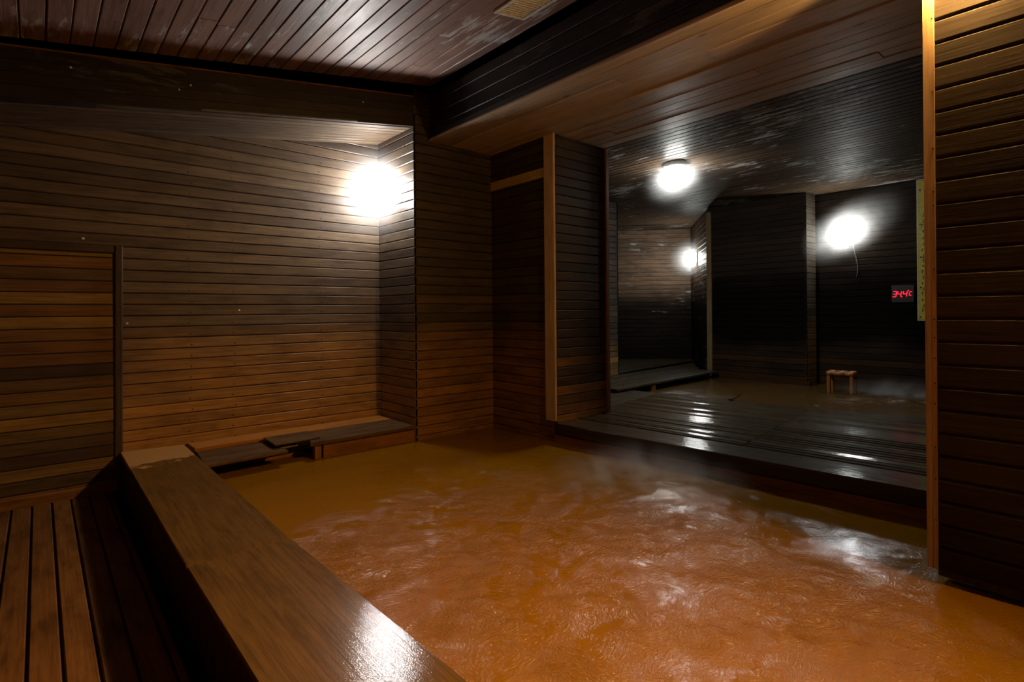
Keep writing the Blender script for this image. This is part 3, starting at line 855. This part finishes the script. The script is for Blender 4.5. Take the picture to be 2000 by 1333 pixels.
while y < vy1 - 0.035:
    b = MB()
    b.prism(onceil(vx0 + 0.027, y, -0.001), cu, (0, 1, 0), cn, (vx1 - vx0 - 0.054) * math.sqrt(1 + SL * SL), [(0.0, 0.0), (0.004, 0.0), (0.011, 0.013), (0.007, 0.013)])
    b.build('louvre', M['grille'], vt)
    y += 0.026

# nail heads down the near right post
trim4 = bpy.data.objects['trim_4']
for z in (2.62, 2.30, 2.05, 1.86, 1.80, 1.52, 1.30, 1.22, 1.13, 1.02, 0.93, 0.74, 0.60, 0.42):
    s = MB()
    s.tube([(XR - 0.0235, YR - 0.010, z), (XR - 0.0255, YR - 0.010, z)], 0.0035, 8) if False else s.tube([(XR - 0.009, YR - 0.012, z), (XR - 0.0115, YR - 0.012, z)], 0.0032, 8)
    s.build('nail', M['iron'], trim4)
# screws that catch the light
def dot(p, n, parent, r=0.007, mat='silver'):
    s = MB()
    p, n = V(p), V(n)
    s.tube([p - n * 0.004, p + n * 0.003], r, 8)
    s.build('screw', M[mat], parent)
for (x, z) in ((0.165, 2.93), (0.835, 2.995), (0.763, 2.945), (2.16, 3.20)):
    dot((x, YB - 0.012, z), nY, beam_o)
for (x, z) in ((0.52, 1.285), (1.325, 1.385)):
    dot((x, YA, z), nY, wall_back, 0.008)
dot((0.255, YA, 1.925), nY, wall_over, 0.010)

# ------------------------------------------------------------------ water
def water(name, xs, ys, z, churn, amp, mat, step, label, inside):
    nx, ny = int((xs[1] - xs[0]) / step) + 1, int((ys[1] - ys[0]) / step) + 1
    vs, at = [], []
    for j in range(ny):
        y = ys[0] + (ys[1] - ys[0]) * j / (ny - 1)
        for i in range(nx):
            x = xs[0] + (xs[1] - xs[0]) * i / (nx - 1)
            c, up = churn(x, y)
            p = V((x * 3.1, y * 3.1, 0.7))
            h = noise.noise(p) * 0.5 + noise.noise(p * 2.3) * 0.35 + noise.noise(p * 4.9) * 0.2
            vs.append((x, y, z + amp * c * h + up))
            at.append(c)
    keep = [inside(v[0], v[1]) for v in vs]
    fs = []
    for j in range(ny - 1):
        for i in range(nx - 1):
            q = (j * nx + i, j * nx + i + 1, (j + 1) * nx + i + 1, (j + 1) * nx + i)
            if all(keep[k] for k in q):
                fs.append(q)
    me = bpy.data.meshes.new(name)
    me.from_pydata(vs, [], fs)
    a = me.attributes.new('churn', 'FLOAT', 'POINT')
    a.data.foreach_set('value', at)
    for p in me.polygons:
        p.use_smooth = True
    me.materials.append(mat)
    o = bpy.data.objects.new(name, me)
    C.objects.link(o)
    return tag(o, label, 'water', None, 'stuff')

def sstep(a, b, x):
    t = max(0.0, min(1.0, (x - a) / (b - a)))
    return t * t * (3 - 2 * t)
JX, JY = 3.12, 2.05
def churn_near(x, y):
    d = math.hypot(x - JX, (y - JY))
    c = 0.05 + 1.0 * (1 - sstep(1.0, 2.35, d)) * 0.9 + 0.9 * math.exp(-(d / 0.45) ** 2)
    # the stream spreads along the kerb towards the viewer and dies under the back wall
    c = max(c, 1.0 * (1 - sstep(2.5, 3.9, y + 0.25 * abs(x - 1.9))))
    c *= 1 - 0.75 * sstep(0.35, 0.0, YR - 0.05 - y) * sstep(2.7, 2.95, x)
    up = 0.034 * math.exp(-(d / 0.30) ** 2) * (1 + 0.3 * noise.noise(V((x * 11, y * 11, 2)))) + 0.012 * math.exp(-(d / 0.7) ** 2) * (1 + noise.noise(V((x * 6, y * 6, 9))))
    return c, up
water('pool_water', (0.872, 3.96), (-1.55, 4.712), ZW, churn_near, 0.010, M['water'], 0.013, 'rust-orange opaque bath water churning in the near pool',
      lambda x, y: x < 3.588 + (YC - y) * 0.0671 - 0.002 + (0.03 if y > YC else 0) and (y < YB - 0.002 or x < 2.66))
def churn_far(x, y):
    d = math.hypot(x - 7.5, y - 1.9)
    c = 0.25 + 0.9 * (1 - sstep(0.4, 1.6, d)) + 0.8 * (1 - sstep(0.2, 0.9, math.hypot(x - 6.3, y - 3.9)))
    up = 0.05 * math.exp(-((x - 7.5) / 0.28) ** 2 - ((y - 1.75) / 0.7) ** 2) * (1 + 0.8 * noise.noise(V((x * 9, y * 9, 2))))
    return c, up
water('far_pool_water', (5.5, 8.8), (-1.55, 4.9), 0.25, churn_far, 0.012, M['farwater'], 0.03, 'dark brown bath water bubbling in the far pool beyond the deck',
      lambda x, y: x < (X5 - 0.065 if y > 3.08 else X6 - 0.085) and (y < 4.6))

# ------------------------------------------------------------------ steam over the jets, and haze added for the lamps' glow
def steam(mb, cen, rad, dens, label, wisp=0.5, scale=5.0, lean=0.0):
    m, nt, out = new_mat('steam')
    p = nd(nt, 'ShaderNodeNewGeometry').outputs['Position']
    d = nd(nt, 'ShaderNodeVectorMath', {0: p, 1: cen}, operation='SUBTRACT')
    dx, dy, dz = nd(nt, 'ShaderNodeSeparateXYZ', {'Vector': d.outputs[0]}).outputs
    cz = nd(nt, 'ShaderNodeCombineXYZ', {0: dx, 1: dy, 2: math_(nt, 'ADD', dz, math_(nt, 'MULTIPLY', dy, lean))})
    d = nd(nt, 'ShaderNodeVectorMath', {0: cz.outputs[0], 1: tuple(1 / r for r in rad)}, operation='MULTIPLY')
    ln = nd(nt, 'ShaderNodeVectorMath', {0: d.outputs[0]}, operation='LENGTH')
    f = math_(nt, 'POWER', ramp(nt, ln.outputs['Value'], 1.0, 0.0), 1.5)
    nz = nd(nt, 'ShaderNodeTexNoise', {'Vector': p, 'Scale': scale, 'Detail': 3.0, 'Distortion': 0.8})
    f = math_(nt, 'MULTIPLY', f, math_(nt, 'ADD', 1.0 - wisp, math_(nt, 'MULTIPLY', ramp(nt, nz.outputs[0], 0.4, 0.65), wisp)))
    v = nd(nt, 'ShaderNodeVolumeScatter', {'Color': (0.97, 0.98, 1.0, 1), 'Density': math_(nt, 'MULTIPLY', f, dens), 'Anisotropy': 0.3})
    nt.links.new(v.outputs[0], out.inputs['Volume'])
    return tag(mb.build('steam', m), label, 'steam', None, 'stuff')
def cell(lo, hi):
    b = MB()
    b.box(lo, hi)
    return b
steam(cell((1.95, 4.60, 1.90), (XA - 0.012, YA - 0.012, 2.96)), (2.54, 4.92, 2.52), (0.62, 0.55, 0.60), 1.6, 'thin haze added to make the white lamp in the corner above the bench glow', 0.3)
steam(cell((7.9, 1.93, 1.8), (X6 - 0.030, 3.14, 3.0)), (8.62, 2.64, 2.46), (0.8, 0.85, 0.46), 3.2, 'haze added as a slanting glow round the far wall lamp above the stool', 0.4, 5.0, 0.42)  # added haze, leaned to shape the lamp's glow
steam(cell((5.0, 2.9, 2.4), (6.3, 4.2, ZF - 0.012)), (5.62, 3.53, 2.92), (0.45, 0.45, 0.36), 0.9, 'haze added for the glow under the ceiling lamp above the deck', 0.3, 5.0, 0.3)
ob = MB()
wu = w2.normalized()
o0 = qa + w2n * 0.02 - wu * 0.55
ob.prism((o0.x, o0.y, 1.75), wu, w2n, Z_, 1.4, [(0, 0), (0.75, 0), (0.75, 1.15), (0, 1.15)])
steam(ob, tuple(V((qa.x, qa.y, 2.33)) + w2n * 0.1), (0.6, 0.6, 0.5), 1.0, 'haze added for the glow round the lamp in the far alcove', 0.3)
steam(cell((2.2, 1.1, ZW + 0.11), (3.57, 3.0, 0.60)), (2.90, 2.05, ZW + 0.05), (0.72, 0.85, 0.36), 4.0, 'low steam curling off the jet in the near orange pool', 0.9, 4.0)
steam(cell((6.7, 0.9, 0.365), (7.72, 2.6, 0.72)), (7.30, 1.75, 0.34), (0.5, 0.85, 0.28), 3.5, 'low pale spray over the jet in the far pool', 0.8, 5.0)

# ------------------------------------------------------------------ camera, world, view
cam = bpy.data.cameras.new('camera')
co = bpy.data.objects.new('camera', cam)
C.objects.link(co)
yaw, roll = 0.7155, 0.0087
fw = V((math.sin(yaw), math.cos(yaw), 0))
Rt = V((math.cos(yaw), -math.sin(yaw), 0))
Up = V((0, 0, 1))
cx = Rt * math.cos(roll) - Up * math.sin(roll)
cy = Rt * math.sin(roll) + Up * math.cos(roll)
m = Matrix((cx, cy, -fw)).transposed().to_4x4()
m.translation = V((0, 0, 1.35))
co.matrix_world = m
cam.sensor_width = 36.0
cam.sensor_fit = 'HORIZONTAL'
cam.lens = 1063.86 / 2000 * 36
cam.shift_y = (609.2 - 666.5) / 2000
cam.clip_start = 0.05
cam.clip_end = 60
sc_ = bpy.context.scene
sc_.camera = co
w = bpy.data.worlds.new('world')
w.use_nodes = True
w.node_tree.nodes['Background'].inputs[0].default_value = (0.0, 0.0, 0.0, 1)
w.node_tree.nodes['Background'].inputs[1].default_value = 0.0
sc_.world = w
vs_ = sc_.view_settings
vs_.view_transform = 'Standard'
vs_.look = 'None'
vs_.exposure = 0.0
vs_.gamma = 1.0
sc_.cycles.use_denoising = True
sc_.cycles.max_bounces = 6
sc_.cycles.diffuse_bounces = 4
sc_.cycles.glossy_bounces = 3
sc_.cycles.adaptive_threshold = 0.03
sc_.cycles.volume_bounces = 0
sc_.cycles.volume_step_rate = 2.0
sc_.cycles.volume_max_steps = 64
sc_.cycles.sample_clamp_indirect = 4.0
